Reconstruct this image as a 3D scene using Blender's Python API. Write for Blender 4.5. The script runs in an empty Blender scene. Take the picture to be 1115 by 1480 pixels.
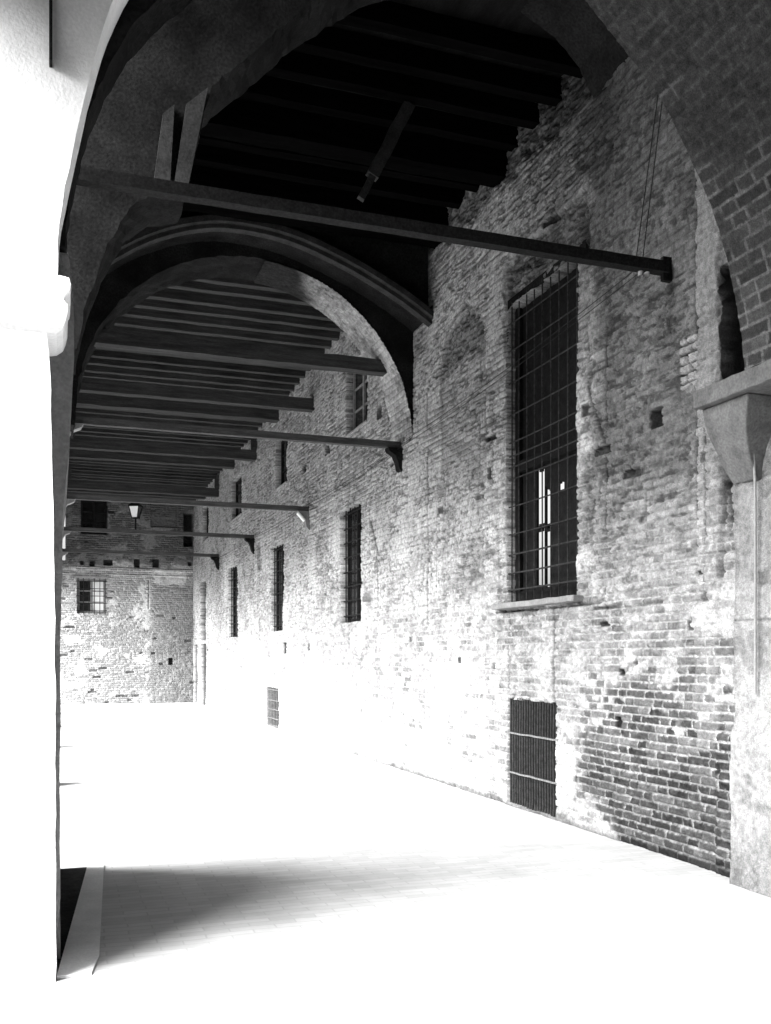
import bpy, bmesh, math, random
import numpy as np
from mathutils import Vector
R = math.radians
random.seed(7)
scene = bpy.context.scene
col = scene.collection

# ------------------------------------------------------------------ camera
F, PX, HY, TH = 1370.0, 557.5, 951.0, math.atan2(475.5, 1370.0)
H, W = 1.6, 4.65                      # eye height, distance to the long wall
ST, CT = math.sin(TH), math.cos(TH)
cam = bpy.data.cameras.new('camera'); camo = bpy.data.objects.new('camera', cam); col.objects.link(camo)
cam.sensor_fit = 'HORIZONTAL'; cam.sensor_width = 36
cam.lens = F / 1115 * 36
cam.shift_y = (HY - 740) / 1115
cam.clip_start = 0.05; cam.clip_end = 2000
camo.location = (0, 0, H); camo.rotation_euler = (R(90), 0, -TH)
scene.camera = camo

# ------------------------------------------------------------------ sky, sun, exposure
SUN_EL, SUN_AZ = 40, 80              # azimuth measured from -Y towards -X
w = bpy.data.worlds.new('World'); scene.world = w; w.use_nodes = True
nt = w.node_tree; nt.nodes.clear()
sky = nt.nodes.new('ShaderNodeTexSky'); sky.sky_type = 'NISHITA'; sky.sun_disc = False
sky.sun_elevation = R(SUN_EL); sky.sun_rotation = R(180 + SUN_AZ)
sky.dust_density = 6; sky.air_density = 1.0
bw = nt.nodes.new('ShaderNodeRGBToBW'); bg = nt.nodes.new('ShaderNodeBackground'); out = nt.nodes.new('ShaderNodeOutputWorld')
bg.inputs['Strength'].default_value = 0.08
nt.links.new(sky.outputs[0], bw.inputs[0]); nt.links.new(bw.outputs[0], bg.inputs['Color']); nt.links.new(bg.outputs[0], out.inputs[0])
sl = bpy.data.lights.new('sun', 'SUN'); sl.energy = 5.0; sl.angle = R(62); sl.color = (1, 1, 1)
so = bpy.data.objects.new('sun', sl); col.objects.link(so)
sd = Vector((-math.sin(R(SUN_AZ)) * math.cos(R(SUN_EL)), -math.cos(R(SUN_AZ)) * math.cos(R(SUN_EL)), math.sin(R(SUN_EL))))
so.rotation_euler = sd.to_track_quat('Z', 'Y').to_euler(); so.location = (-20, 0, 30)
scene.view_settings.view_transform = 'Standard'; scene.view_settings.look = 'None'
scene.view_settings.exposure = 2.45; scene.view_settings.gamma = 1
scene.cycles.max_bounces = 8; scene.cycles.diffuse_bounces = 5

# ------------------------------------------------------------------ materials
def mat(name, base, rough=0.9, var=0.25, scale=6, bump=0.3, stretch=(1, 1, 1), spec=0.04, attr=None, metallic=0, bscale=None, dist=0.02, fine=60):
    m = bpy.data.materials.new(name); m.use_nodes = True
    n, l = m.node_tree.nodes, m.node_tree.links
    p = n['Principled BSDF']; p.inputs['Roughness'].default_value = rough
    p.inputs['Specular IOR Level'].default_value = spec; p.inputs['Metallic'].default_value = metallic
    tc = n.new('ShaderNodeTexCoord'); mp = n.new('ShaderNodeMapping'); mp.inputs['Scale'].default_value = stretch
    l.new(tc.outputs['Object'], mp.inputs[0])
    a = n.new('ShaderNodeTexNoise'); a.inputs['Scale'].default_value = scale; a.inputs['Detail'].default_value = 6; a.inputs['Roughness'].default_value = .65
    b = n.new('ShaderNodeTexNoise'); b.inputs['Scale'].default_value = fine; b.inputs['Detail'].default_value = 4
    l.new(mp.outputs[0], a.inputs[0]); l.new(mp.outputs[0], b.inputs[0])
    def math_(op, x, y):
        q = n.new('ShaderNodeMath'); q.operation = op
        for i, v in enumerate((x, y)):
            if isinstance(v, (int, float)): q.inputs[i].default_value = v
            else: l.new(v, q.inputs[i])
        return q.outputs[0]
    mr = n.new('ShaderNodeMapRange'); mr.inputs[1].default_value = .3; mr.inputs[2].default_value = .7
    mr.inputs[3].default_value = 1 - var*.9; mr.inputs[4].default_value = 1 + var; l.new(a.outputs[0], mr.inputs[0])
    fr = n.new('ShaderNodeMapRange'); fr.inputs[1].default_value = .3; fr.inputs[2].default_value = .7
    fr.inputs[3].default_value = 1 - var * (1 if attr else .6); fr.inputs[4].default_value = 1 + var * (1 if attr else .6); l.new(b.outputs[0], fr.inputs[0])
    f = math_('MULTIPLY', mr.outputs[0], fr.outputs[0])
    if attr:
        at = n.new('ShaderNodeAttribute'); at.attribute_name = attr
        c = math_('MULTIPLY', at.outputs['Fac'], f)
    else: c = math_('MULTIPLY', f, base)
    l.new(c, p.inputs['Base Color'])
    h = math_('ADD', math_('MULTIPLY', a.outputs[0], 1.0), math_('MULTIPLY', b.outputs[0], .35))
    bp = n.new('ShaderNodeBump'); bp.inputs['Strength'].default_value = bump; bp.inputs['Distance'].default_value = dist
    l.new(h, bp.inputs['Height']); l.new(bp.outputs[0], p.inputs['Normal'])
    return m
M = {}
M['wall'] = mat('old_brickwork', .3, attr='alb', var=.34, scale=26, bump=.9, dist=.014, fine=130)
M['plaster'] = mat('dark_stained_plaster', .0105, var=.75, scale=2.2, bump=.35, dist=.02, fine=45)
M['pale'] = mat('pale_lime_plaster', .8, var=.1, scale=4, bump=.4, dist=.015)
M['stone'] = mat('weathered_stone', .2, var=.25, scale=7, bump=.5, dist=.02)
M['wood'] = mat('old_dark_timber', .04, var=.5, scale=5, bump=.5, stretch=(.35, 4, 4), dist=.015)
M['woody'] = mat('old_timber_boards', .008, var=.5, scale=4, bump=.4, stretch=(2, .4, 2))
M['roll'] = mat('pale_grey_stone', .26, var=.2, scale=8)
M['shadewood'] = mat('shaded_timber', .002, spec=.0, var=.6, scale=6, bump=.4, stretch=(.3, 4, 4))  # shaded copy of the dark timber, for the first bay's joists and girders
M['dull'] = mat('grey_weathered_board', .03, var=.4, scale=8)
M['tie'] = mat('tie_timber', .06, var=.4, scale=6, bump=.4, stretch=(.4, 4, 4))
M['iron'] = mat('rusty_iron', .012, var=.4, scale=30, bump=.3, rough=.7, dist=.004)
M['paleiron'] = mat('worn_galvanised_iron', .3, var=.4, scale=30, bump=.3, rough=.7, dist=.004)
M['midiron'] = mat('weathered_grey_iron', .14, var=.4, scale=30, bump=.3, dist=.004)
M['frame'] = mat('weathered_window_wood', .012, var=.4, scale=12, bump=.3)
M['lightframe'] = mat('pale_window_wood', .2, var=.3, scale=12, bump=.3)
M['glass'] = mat('dusty_glass', .008, var=.4, scale=3, bump=.05, rough=.25, spec=.5)
M['palepane'] = mat('pale_glass', .8, var=.05, scale=3, bump=.05, rough=.4, spec=.5)
M['white'] = mat('white_porcelain', .8, var=.05, bump=.1, rough=.3)
M['ground'] = mat('courtyard_gravel', .10, var=.2, scale=3)
M['greyiron'] = mat('grey_worn_iron', .032, var=.5, scale=20, bump=.3, dist=.004)
M['midstone'] = mat('grey_carved_stone', .115, var=.35, scale=6, bump=.6, dist=.015)
M['dark'] = mat('dark_ground', .03, var=.4, scale=10)

def floor_mat():
    m = bpy.data.materials.new('worn_brick_paving'); m.use_nodes = True
    n, l = m.node_tree.nodes, m.node_tree.links
    p = n['Principled BSDF']; p.inputs['Roughness'].default_value = .95; p.inputs['Specular IOR Level'].default_value = .1
    tc = n.new('ShaderNodeTexCoord')
    nz = n.new('ShaderNodeTexNoise'); nz.inputs['Scale'].default_value = 3; nz.inputs['Detail'].default_value = 5
    ad = n.new('ShaderNodeMixRGB'); ad.blend_type = 'ADD'; ad.inputs[0].default_value = .05
    l.new(tc.outputs['Object'], nz.inputs[0]); l.new(tc.outputs['Object'], ad.inputs[1]); l.new(nz.outputs[1], ad.inputs[2])
    br = n.new('ShaderNodeTexBrick'); br.inputs['Scale'].default_value = 1; br.inputs['Brick Width'].default_value = .28; br.inputs['Row Height'].default_value = .075
    br.inputs['Mortar Size'].default_value = .007; br.inputs['Mortar Smooth'].default_value = .6
    br.inputs['Color1'].default_value = (.47,) * 3 + (1,); br.inputs['Color2'].default_value = (.55,) * 3 + (1,); br.inputs['Mortar'].default_value = (.44,) * 3 + (1,)
    l.new(ad.outputs[0], br.inputs[0])
    a = n.new('ShaderNodeTexNoise'); a.inputs['Scale'].default_value = 1.3; a.inputs['Detail'].default_value = 9; a.inputs['Roughness'].default_value = .7
    l.new(tc.outputs['Object'], a.inputs[0])
    mr = n.new('ShaderNodeMapRange'); mr.inputs[1].default_value = .3; mr.inputs[2].default_value = .7; mr.inputs[3].default_value = .8; mr.inputs[4].default_value = 1.12
    l.new(a.outputs[0], mr.inputs[0])
    mu = n.new('ShaderNodeMixRGB'); mu.blend_type = 'MULTIPLY'; mu.inputs[0].default_value = 1
    l.new(br.outputs[0], mu.inputs[1]); l.new(mr.outputs[0], mu.inputs[2]); l.new(mu.outputs[0], p.inputs['Base Color'])
    bp = n.new('ShaderNodeBump'); bp.inputs['Strength'].default_value = .5; bp.inputs['Distance'].default_value = .01
    l.new(mu.outputs[0], bp.inputs['Height']); l.new(bp.outputs[0], p.inputs['Normal'])
    return m
M['floor'] = floor_mat()

# ------------------------------------------------------------------ helpers
def wy(x): return (F * W / CT / (x - 82.0) - W * ST) / CT      # picture column -> distance along the long wall
def wz(x, y): return H + (HY - y) * W / CT / (x - 82.0)        # -> height on the long wall

def box(bm, x0, x1, y0, y1, z0, z1):
    v = [bm.verts.new(c) for c in ((x0,y0,z0),(x1,y0,z0),(x1,y1,z0),(x0,y1,z0),(x0,y0,z1),(x1,y0,z1),(x1,y1,z1),(x0,y1,z1))]
    for f in ((0,3,2,1),(4,5,6,7),(0,1,5,4),(1,2,6,5),(2,3,7,6),(3,0,4,7)): bm.faces.new([v[i] for i in f])
def bar(bm, a, b, t, t2=None, n=1, jit=0, seed=0):
    """square section bar from a to b, with n segments and hand-hewn waviness"""
    rnd = random.Random(seed); a, b = Vector(a), Vector(b); d = (b - a).normalized()
    up = Vector((0, 0, 1)) if abs(d.z) < .9 else Vector((1, 0, 0))
    s = d.cross(up).normalized(); u = s.cross(d); t2 = t2 or t
    prev = None
    for i in range(n + 1):
        c = a.lerp(b, i / n) + u * rnd.uniform(-jit, jit) + s * rnd.uniform(-jit, jit)
        k = 1 + rnd.uniform(-jit, jit) * 4
        r = [bm.verts.new(c + s * sx * t / 2 * k + u * sz * t2 / 2 * k) for sx, sz in ((-1,-1),(1,-1),(1,1),(-1,1))]
        if prev:
            for j in range(4): bm.faces.new((prev[j], prev[(j+1)%4], r[(j+1)%4], r[j]))
        else: bm.faces.new(r)
        prev = r
    bm.faces.new(prev[::-1])
def tube(bm, pts, r, k=6):
    prev = None
    for i, p in enumerate(pts):
        p = Vector(p); d = (Vector(pts[min(i+1, len(pts)-1)]) - Vector(pts[max(i-1, 0)])).normalized()
        up = Vector((0,0,1)) if abs(d.z) < .9 else Vector((1,0,0))
        s = d.cross(up).normalized(); u = s.cross(d)
        ring = [bm.verts.new(p + (s*math.cos(q*2*math.pi/k) + u*math.sin(q*2*math.pi/k))*r) for q in range(k)]
        if prev:
            for j in range(k): bm.faces.new((prev[j], prev[(j+1)%k], ring[(j+1)%k], ring[j]))
        prev = ring
def obj(name, bm, m, parent=None, bevel=0):
    bmesh.ops.recalc_face_normals(bm, faces=bm.faces)
    me = bpy.data.meshes.new(name); bm.to_mesh(me); bm.free(); me.materials.append(m)
    o = bpy.data.objects.new(name, me); col.objects.link(o); o.parent = parent
    if bevel:
        md = o.modifiers.new('bevel', 'BEVEL'); md.width = bevel; md.segments = 2; md.limit_method = 'ANGLE'
    return o
def B(): return bmesh.new()
def tag(o, label, cat, group=None):
    o['label'] = label; o['category'] = cat
    if group: o['group'] = group
    return o
def thing(name, label, cat, loc, group=None):
    o = bpy.data.objects.new(name, None); col.objects.link(o); o.location = loc
    o.empty_display_size = .2
    return tag(o, label, cat, group)
def put(root, name, bm, m, bevel=0):
    """part whose coordinates are given in the world"""
    bmesh.ops.translate(bm, verts=bm.verts, vec=-Vector(root.location))
    return obj(name, bm, m, root, bevel)
def resample(pts, step=.05, jit=0, seed=0):
    rnd = random.Random(seed); o = []
    for a, b in zip(pts, pts[1:]):
        n = max(1, int(math.dist(a, b) / step))
        for i in range(n):
            t = i / n; o.append((a[0]+(b[0]-a[0])*t + rnd.uniform(-jit, jit), a[1]+(b[1]-a[1])*t + rnd.uniform(-jit, jit)))
    o.append(pts[-1]); return o
def smooth(pts, it=2):
    for _ in range(it):
        q = [pts[0]]
        for a, b in zip(pts, pts[1:]):
            q.append((a[0]*.75+b[0]*.25, a[1]*.75+b[1]*.25)); q.append((a[0]*.25+b[0]*.75, a[1]*.25+b[1]*.75))
        q.append(pts[-1]); pts = q
    return pts
def spandrel(bm, pts, y0, y1, ztop, jit=.008, axis='x', seed=0):
    """solid above an intrados curve; axis x: curve in XZ extruded along Y, axis y: curve in YZ extruded along X"""
    pts = resample(pts, .06, 0, seed); rnd = random.Random(seed)
    def P(a, b, z): return (a, b, z) if axis == 'x' else (b, a, z)
    ny = max(1, int(abs(y1 - y0) / .12)); rows = []
    for a, z in pts:
        r = []
        for k in range(ny + 1):
            b = y0 + (y1 - y0) * k / ny
            r.append(bm.verts.new(P(a + rnd.uniform(-jit, jit), b, z + rnd.uniform(-jit, jit))))
        rows.append((r, bm.verts.new(P(a, y0, ztop)), bm.verts.new(P(a, y1, ztop))))
    for (r0, f0, b0), (r1, f1, b1) in zip(rows, rows[1:]):
        for k in range(ny): bm.faces.new((r0[k], r0[k+1], r1[k+1], r1[k]))
        bm.faces.new((r0[0], r1[0], f1, f0)); bm.faces.new((r1[-1], r0[-1], b0, b1)); bm.faces.new((f0, f1, b1, b0))
    for r, f, b in (rows[0], rows[-1]): bm.faces.new([f] + r + [b])

# numpy value noise
def vnoise(u, v, seed):
    rs = np.random.RandomState(seed); n = 256; g = rs.rand(n, n)
    iu, iv = np.floor(u).astype(int), np.floor(v).astype(int); fu, fv = u - iu, v - iv
    fu = fu*fu*(3-2*fu); fv = fv*fv*(3-2*fv)
    a, b, c, d = g[iu % n, iv % n], g[(iu+1) % n, iv % n], g[iu % n, (iv+1) % n], g[(iu+1) % n, (iv+1) % n]
    return (a*(1-fu)+b*fu)*(1-fv) + (c*(1-fu)+d*fu)*fv
def fbm(u, v, seed, oct=4, gain=.5):
    s = 0; a = 1; t = 0
    for i in range(oct):
        s = s + a * vnoise(u*2**i + 17.3*i, v*2**i + 9.1*i, seed + i); t += a; a *= gain
    return s / t
def hsh(i, j, k=0):
    x = np.sin(i * 127.1 + j * 311.7 + k * 74.7) * 43758.5453
    return x - np.floor(x)
def sst(a, b, x):
    t = np.clip((x - a) / (b - a), 0, 1); return t*t*(3-2*t)
def rect(U, Z, u0, u1, z0, z1, e=.02):
    return sst(-e, e, U-u0) * sst(-e, e, u1-U) * sst(-e, e, Z-z0) * sst(-e, e, z1-Z)
def bricks(U, Z, seed, ch=.07, jt=.011):
    """returns joint mask (1 = mortar) and a random value per brick"""
    zz = Z + .018 * (fbm(U*.9, Z*.9, seed, 3) - .5) + .010 * (fbm(U*7, Z*7, seed+40, 2) - .5)
    uu = U + .03 * (fbm(U*3, Z*5, seed+50, 2) - .5)
    i = np.floor(zz / ch); fz = zz - i * ch
    off = hsh(i, seed) * .4
    p = (uu + off) / .40; k = np.floor(p); fp = (p - k) * .40
    st = fp < .265
    du = np.where(st, np.minimum(fp, .265 - fp), np.minimum(fp - .265, .40 - fp))
    dz = np.minimum(fz, ch - fz)
    r = hsh(i * 1.37 + seed, k * 2 + st * 1.0, 3)
    r2 = hsh(i * 2.11 + seed, k * 3 + st * 1.0, 8)
    er = fbm(U*38, Z*38, seed+3, 2)
    d = np.minimum(du, dz) + (er - .5) * .012
    joint = 1 - sst(jt * .35, jt * .9, d)
    return joint, r, r2, er

def relief(name, u, z, P, h, alb, m, kill=None):
    nu, nz = len(u), len(z); U, Z = np.meshgrid(u, z, indexing='ij')
    co = P(U, Z, h).reshape(-1, 3).astype(np.float32)
    idx = np.arange(nu * nz).reshape(nu, nz)
    q = np.stack([idx[:-1, :-1], idx[:-1, 1:], idx[1:, 1:], idx[1:, :-1]], -1).reshape(-1, 4)
    if kill is not None:
        kk = (kill[:-1, :-1] & kill[1:, 1:] & kill[1:, :-1] & kill[:-1, 1:]).reshape(-1); q = q[~kk]
    me = bpy.data.meshes.new(name)
    me.vertices.add(len(co)); me.vertices.foreach_set('co', co.ravel())
    me.loops.add(q.size); me.loops.foreach_set('vertex_index', q.ravel().astype(np.int32))
    me.polygons.add(len(q)); me.polygons.foreach_set('loop_start', np.arange(0, q.size, 4, dtype=np.int32))
    me.update(calc_edges=True)
    a = me.attributes.new('alb', 'FLOAT', 'POINT'); a.data.foreach_set('value', np.clip(alb, .004, .85).astype(np.float32).ravel())
    me.materials.append(m)
    o = bpy.data.objects.new(name, me); col.objects.link(o); return o

# ================================================================== SETTING: ground
bm = B(); box(bm, -150, 150, -80, 200, -.5, -.02); g = obj('courtyard_ground', bm, M['ground']); g['kind'] = 'structure'
bm = B(); box(bm, -.95, W + .4, -7, 34.9, -.3, 0); fl = obj('floor', bm, M['floor']); fl['kind'] = 'structure'

# ================================================================== long brick wall on the right
def steps(a, b, s0, s1):
    o = [a]
    while o[-1] < b:
        t = (o[-1] - a) / (b - a); o.append(o[-1] + s0 + (s1 - s0) * t)
    return o
u = np.array(steps(4.3, 9.6, .0095, .0105) + steps(9.61, 16, .012, .022)[0:] + steps(16.03, 34.6, .03, .06)[0:])
u = np.unique(np.round(u, 4)); z = np.arange(-.04, 7.7, .0100)
U, Z = np.meshgrid(u, z, indexing='ij')
j, r, r2, er = bricks(U, Z, 11)
big = fbm(U*.55, Z*.7, 21, 5, .6); mid = fbm(U*2.2, Z*3.2, 33, 4, .6); fin = fbm(U*22, Z*30, 35, 3, .6)
# worn lime wash / plaster skin
cover = .56 + .55*(big - .5) + .8*(mid - .5)
cover = cover - .10*sst(6.0, 8.5, U)*0
m2 = fbm(U*1.6+5, Z*1.9, 611, 3)
low_dark = sst(8.15, 7.3, U + 1.2*(m2-.5)) * sst(2.3, 1.1, Z + 1.6*(mid-.5) + .5*(m2-.5))
low_dark = sst(.25, .75, low_dark + (r-.5)*1.1*(low_dark > .02)*(low_dark < .98))        # bare dark bricks low on the right
low_dark = np.maximum(low_dark, .0) * sst(4.9, 5.2, U)
rubble = rect(U, Z, 5.95, 7.75, 1.4, 4.6, .25)
cover = cover - .35*low_dark - .12*rubble
pl = sst(.50, .60, cover)
missing = ((r2 < .004 + .008*rubble) & (fbm(U*1.3, Z*1.3, 60, 2) > .5)).astype(float) * (1 - pl)
h = (1-j) * (.002 + .008*r + .005*(fin-.5)) - j*.011*(.5+er)
h = h*(1-pl) + pl*(.010 + .005*(fin-.5) + .22*h)
h = h + .05*(big-.5) + .012*(mid-.5) - missing*.05*(1-j)
lump = fbm(U*9, Z*13, 71, 3)
h = h + rubble * .007 * (lump - .5)
brick_a = .27 + .18*(r - .5) + .22*(fin-.5)
alb = brick_a*(1-j) + j*(.28 + .25*(fin-.5))
alb = alb*(1-pl) + pl*(.34 + .30*(fin-.5) + .12*(mid-.5) - .10*j)
dk = (.045 + .09*r*r + .08*(fin-.5))*(1-j) + (.34 + .3*(fin-.5))*j
dk = dk*(1 - .4*sst(1.2, .3, Z + .8*(mid-.5)))
alb = alb*(1-low_dark*(1-.7*pl)) + low_dark*(1-.7*pl)*dk
m3 = fbm(U*1.1+9, Z*1.7, 631, 4)
faint = sst(15.0, 11.0, U) * sst(3.0, 1.9, Z + .8*(mid-.5)) * (1-low_dark) * sst(.25, .55, m3) * (.35 + .65*sst(.3, .8, r2))
alb = alb*(1-.62*faint) + .62*faint*((.05 + .13*r + .1*(fin-.5))*(1-j) + .40*j)
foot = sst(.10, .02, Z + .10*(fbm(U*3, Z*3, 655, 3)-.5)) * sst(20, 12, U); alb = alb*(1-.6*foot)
h = h - .006*faint*j
alb = alb * (1.12 + .5*(big-.5))
alb = alb * (1 - .75*missing)
pit = sst(.60, .68, fbm(U*17, Z*26, 173, 3)) * sst(.35, .55, fbm(U*1.7, Z*2.1, 174, 3))
dash = sst(.60, .66, fbm(U*7, Z*34, 175, 2)) * sst(.35, .5, fbm(U*2.3, Z*3.1, 176, 3))
ero = np.maximum(pit, dash); h = h - .009*ero; alb = alb*(1 - .38*ero*sst(1.0, 3.2, Z + 1.5*(mid-.5)) - .12*ero)
near_brick_shade = sst(8.0, 7.5, U + .8*(mid-.5)) * sst(2.0, 3.4, Z + 1.0*(mid-.5))  # coarse darker brick, with shade of the near wall painted in
upper_shade = sst(10.2, 7.6, U + 1.2*(mid-.5)) * sst(3.6, 5.6, Z + 1.4*(mid-.5))  # shade deepening towards the ceiling, painted into the wall colour
alb = alb * (1 - .66*near_brick_shade) * (1 - .45*upper_shade)
# streaks and stains that belong to the wall
streak = fbm(U*9, Z*.5, 81, 3)
alb = alb * (.85 + .3*streak)

def groove(u0, z0, u1, z1, wd=.012, dep=.03, k=.35, wob=.03, seed=5):
    global h, alb
    t = np.clip(((U-u0)*(u1-u0) + (Z-z0)*(z1-z0)) / ((u1-u0)**2 + (z1-z0)**2), 0, 1)
    wv = wob*(fbm(U*3+seed, Z*3, 90+seed, 3) - .5)
    d = np.hypot(U - (u0 + t*(u1-u0)) + wv, Z - (z0 + t*(z1-z0)) + wv*.6)
    mk = 1 - sst(wd*.5, wd*1.3, d + .01*(er-.5))
    mk = mk * sst(.25, .45, fbm(U*2+seed, Z*2, 99, 3))
    h = h - dep*mk; alb = alb*(1 - (1-k)*mk)
def gx(x0, y0, x1, y1, **kw): groove(wy(x0), wz(x0, y0), wy(x1), wz(x1, y1), **kw)
def patch(u0, u1, z0, z1, dh, ka, e=.03, rough=.0, seed=0, addalb=0):
    global h, alb
    n1 = fbm(U*6+seed, Z*6, 120+seed, 3)-.5
    mk = rect(U+.12*n1, Z+.12*n1, u0, u1, z0, z1, e)
    h = h + mk*(dh + rough*(lump-.5)); alb = alb*(1-mk) + mk*(alb*ka + addalb); return mk

# plaster strips (old pilasters) and seams
patch(wy(876), wy(858), 2.0, 4.6, .012, 1.25, .015, seed=1)
patch(wy(1044), wy(1010), .9, 6.2, .022, .75, .01, seed=2, addalb=.09)
gx(1009, 300, 1009, 900, wd=.016, dep=.03, wob=.01)
gx(878, 470, 876, 900, wd=.010, dep=.02, wob=.02)
gx(619, 560, 619, 905, wd=.022, dep=.035, wob=.03)
gx(632, 690, 632, 860, wd=.014, dep=.02)
gx(800, 878, 800, 1010, wd=.020, dep=.04, wob=.02)
gx(735, 885, 735, 1000, wd=.012, dep=.02, wob=.02)
gx(741, 1005, 741, 1016, wd=.02)
gx(696, 500, 690, 740, wd=.012, dep=.02)
gx(712, 500, 712, 700, wd=.012, dep=.02)
gx(1022, 620, 1022, 880, wd=.008, dep=.015, wob=.01)
gx(535, 745, 548, 800, wd=.03, dep=.03, wob=.05)
gx(546, 800, 548, 860, wd=.02, dep=.02)
gx(375, 790, 375, 940, wd=.02, dep=.02)
gx(409, 915, 409, 1050, wd=.02, dep=.03, wob=.01)
gx(480, 780, 470, 860, wd=.02, dep=.02)
gx(850, 560, 876, 640, wd=.02, dep=.02)
gx(720, 885, 870, 872, wd=.012, dep=.015)
gx(860, 880, 960, 870, wd=.016, dep=.02)
gx(505, 690, 505, 730, wd=.02, dep=.02)
# smoother pale vertical strip running down between bays
patch(wy(590), wy(563), 2.2, 7, .01, 1.1, .03, seed=4)
# blocked arched opening left of the tall window
n1 = fbm(U*5, Z*5, 131, 3)-.5
ua, ub = wy(700), wy(640); uc = (ua+ub)/2; hw = (ub-ua)/2
arch_top = 5.25 + .52*np.sqrt(np.clip(1 - ((U-uc)/hw)**2, 0, 1))
inn = sst(-.015, .015, hw - np.abs(U - uc) + .08*n1) * sst(-.02, .02, arch_top - Z + .08*n1) * sst(2.2, 2.5, Z)
ring = sst(-.015, .015, hw+.06 - np.abs(U - uc) + .08*n1) * sst(-.02, .02, arch_top + .10 - Z + .08*n1) * sst(3.2, 4.4, Z)
h = h - .012*inn - .012*ring*(1-inn)
alb = alb * (1 - .22*inn) * (1 - .38*ring*(1-inn))
crown = inn * sst(5.1, 5.3, Z + .3*n1)
h = h - crown*.05*(lump); alb = alb*(1-.45*crown)
# rough relieving masonry above the tall window
mk = patch(wy(852), wy(730), 5.42, 5.95, -.05, .55, .02, rough=.07, seed=7)
patch(wy(852), wy(833), 4.3, 5.9, -.02, .8, .02, rough=.04, seed=8)
patch(wy(738), wy(728), 4.9, 5.9, -.03, .7, .015, rough=.03, seed=8)
# exposed bricks patch, holes, lost bricks
pm = rect(U, Z, wy(1008), wy(984), wz(995, 560), wz(995, 488), .01)
gb = 1 - sst(.004, .013, np.minimum((Z*1.0) % .075, .075 - (Z*1.0) % .075))
gb = np.maximum(gb, 1 - sst(.004, .013, np.abs(((U + .06*(np.floor(Z/.075) % 2)) % .15) - .075)))
h = h - pm*gb*.05; alb = alb*(1-pm) + pm*np.where(gb > .5, .03, .25 + .12*(fin-.5) + .1*(lump-.5))
def hole(x0, x1, y0, y1, dep=.12, a=.03):
    global h, alb
    u0, u1 = wy(x1), wy(x0); xm = (x0+x1)/2; z0, z1 = wz(xm, y1), wz(xm, y0)
    mk = rect(U+.03*n1, Z+.03*n1, u0, u1, z0, z1, .008)
    h = h - mk*dep; mk = rect(U+.03*n1, Z+.03*n1, u0-.012, u1+.012, z0-.008, z1+.008, .006); alb = alb*(1-mk) + a*mk
hole(941, 957, 592, 617); hole(471, 477, 644, 656); hole(437, 442, 673, 683, .08)
hole(634, 641, 699, 718, .03, .2); hole(633, 640, 733, 742, .05, .08)
hole(410, 415, 929, 944, .08); hole(445, 449, 930, 940, .05, .12)
hole(894, 901, 1038, 1052, .08); hole(870, 880, 900, 905, .06, .06); hole(843, 851, 585, 600, .05, .06)
hole(705, 710, 676, 692, .05, .06); hole(665, 668, 950, 957, .06, .06); hole(1040, 1048, 1105, 1118, .05); hole(526, 536, 862, 869, .05, .15)
hole(899, 905, 968, 974, .05); hole(1017, 1022, 655, 665, .04, .1); hole(562, 567, 600, 606, .04, .1); hole(390, 394, 600, 612, .05, .1)
hole(546, 552, 588, 604, .05, .08); hole(1013, 1018, 826, 830, .05, .06); hole(527, 534, 858, 862, .04, .2)
hole(1046, 1078, 378, 553, .25, .012)      # dark chase beside the near arch
hole(1045, 1058, 632, 705, .10, .10)
gx(1046, 700, 1044, 830, wd=.03, dep=.04)
gx(1050, 640, 1056, 760, wd=.03, dep=.04)
h = h + rect(U, Z, 4.2, wy(1040), 0, 1.05, .05)*.05*1.0
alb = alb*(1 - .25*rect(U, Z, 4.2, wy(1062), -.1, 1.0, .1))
# shaft of lost plaster near the top of the wall below the timbers
topr = sst(6.75, 7.0, Z + .7*(mid-.5)) * sst(7.4, 7.8, U) * sst(12, 11.5, U)
h = h - topr*(.03 + .08*lump); alb = alb*(1-.6*topr)
# darker patch of render near the second lower window
patch(wy(376), wy(372), 3.7, 4.4, -.01, .6, .03)

# windows: deep recesses in the wall
WIN = []   # (u0, u1, z0, z1, kind)
def recess(u0, u1, z0, z1, dep=.32, wob=.018, back=.02):
    global h, alb
    nn = fbm(U*7, Z*7, 151, 3)-.5; ed = (lump - .5)*.012
    ins = (U + wob*nn + ed > u0) & (U + wob*nn + ed < u1) & (Z + wob*nn + ed*.5 > z0) & (Z + wob*nn < z1)
    h = np.where(ins, -dep, h); alb = np.where(ins, back, alb); return ins
bigw = (wy(834), wy(732), 2.2, 5.43)
kill = recess(*bigw, dep=.24)
lows = [(wy(523), wy(493), 2.2, 4.14), (wy(410), wy(392), 2.2, 4.12), (wy(343), wy(331), 2.18, 4.16), (wy(298), wy(290), 2.2, 4.17)]
ups = [(wy(531), wy(501), 5.37, 6.5), (wy(415), wy(399), 5.38, 6.46), (wy(350), wy(335), 5.45, 6.54), (wy(302), wy(294), 5.5, 6.62)]
for q in lows + ups: recess(*q, dep=.21, wob=.025)
grate1 = (wy(805), wy(735), .03, 1.15); grate2 = (wy(404), wy(386), .03, .92)
recess(*grate1, dep=.30, wob=.008); recess(*grate2, dep=.2, wob=.02, back=.02)
recess(wy(297.5), wy(290.5), .0, 2.08, dep=.14, wob=.0, back=.04); recess(wy(285), wy(280), .0, 2.08, dep=.14, wob=.0, back=.04)
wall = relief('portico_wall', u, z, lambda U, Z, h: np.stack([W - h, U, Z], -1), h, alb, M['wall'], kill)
wall['kind'] = 'thing'
tag(wall, 'long old brick wall on the right with patched plaster and two rows of windows', 'wall')

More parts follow.
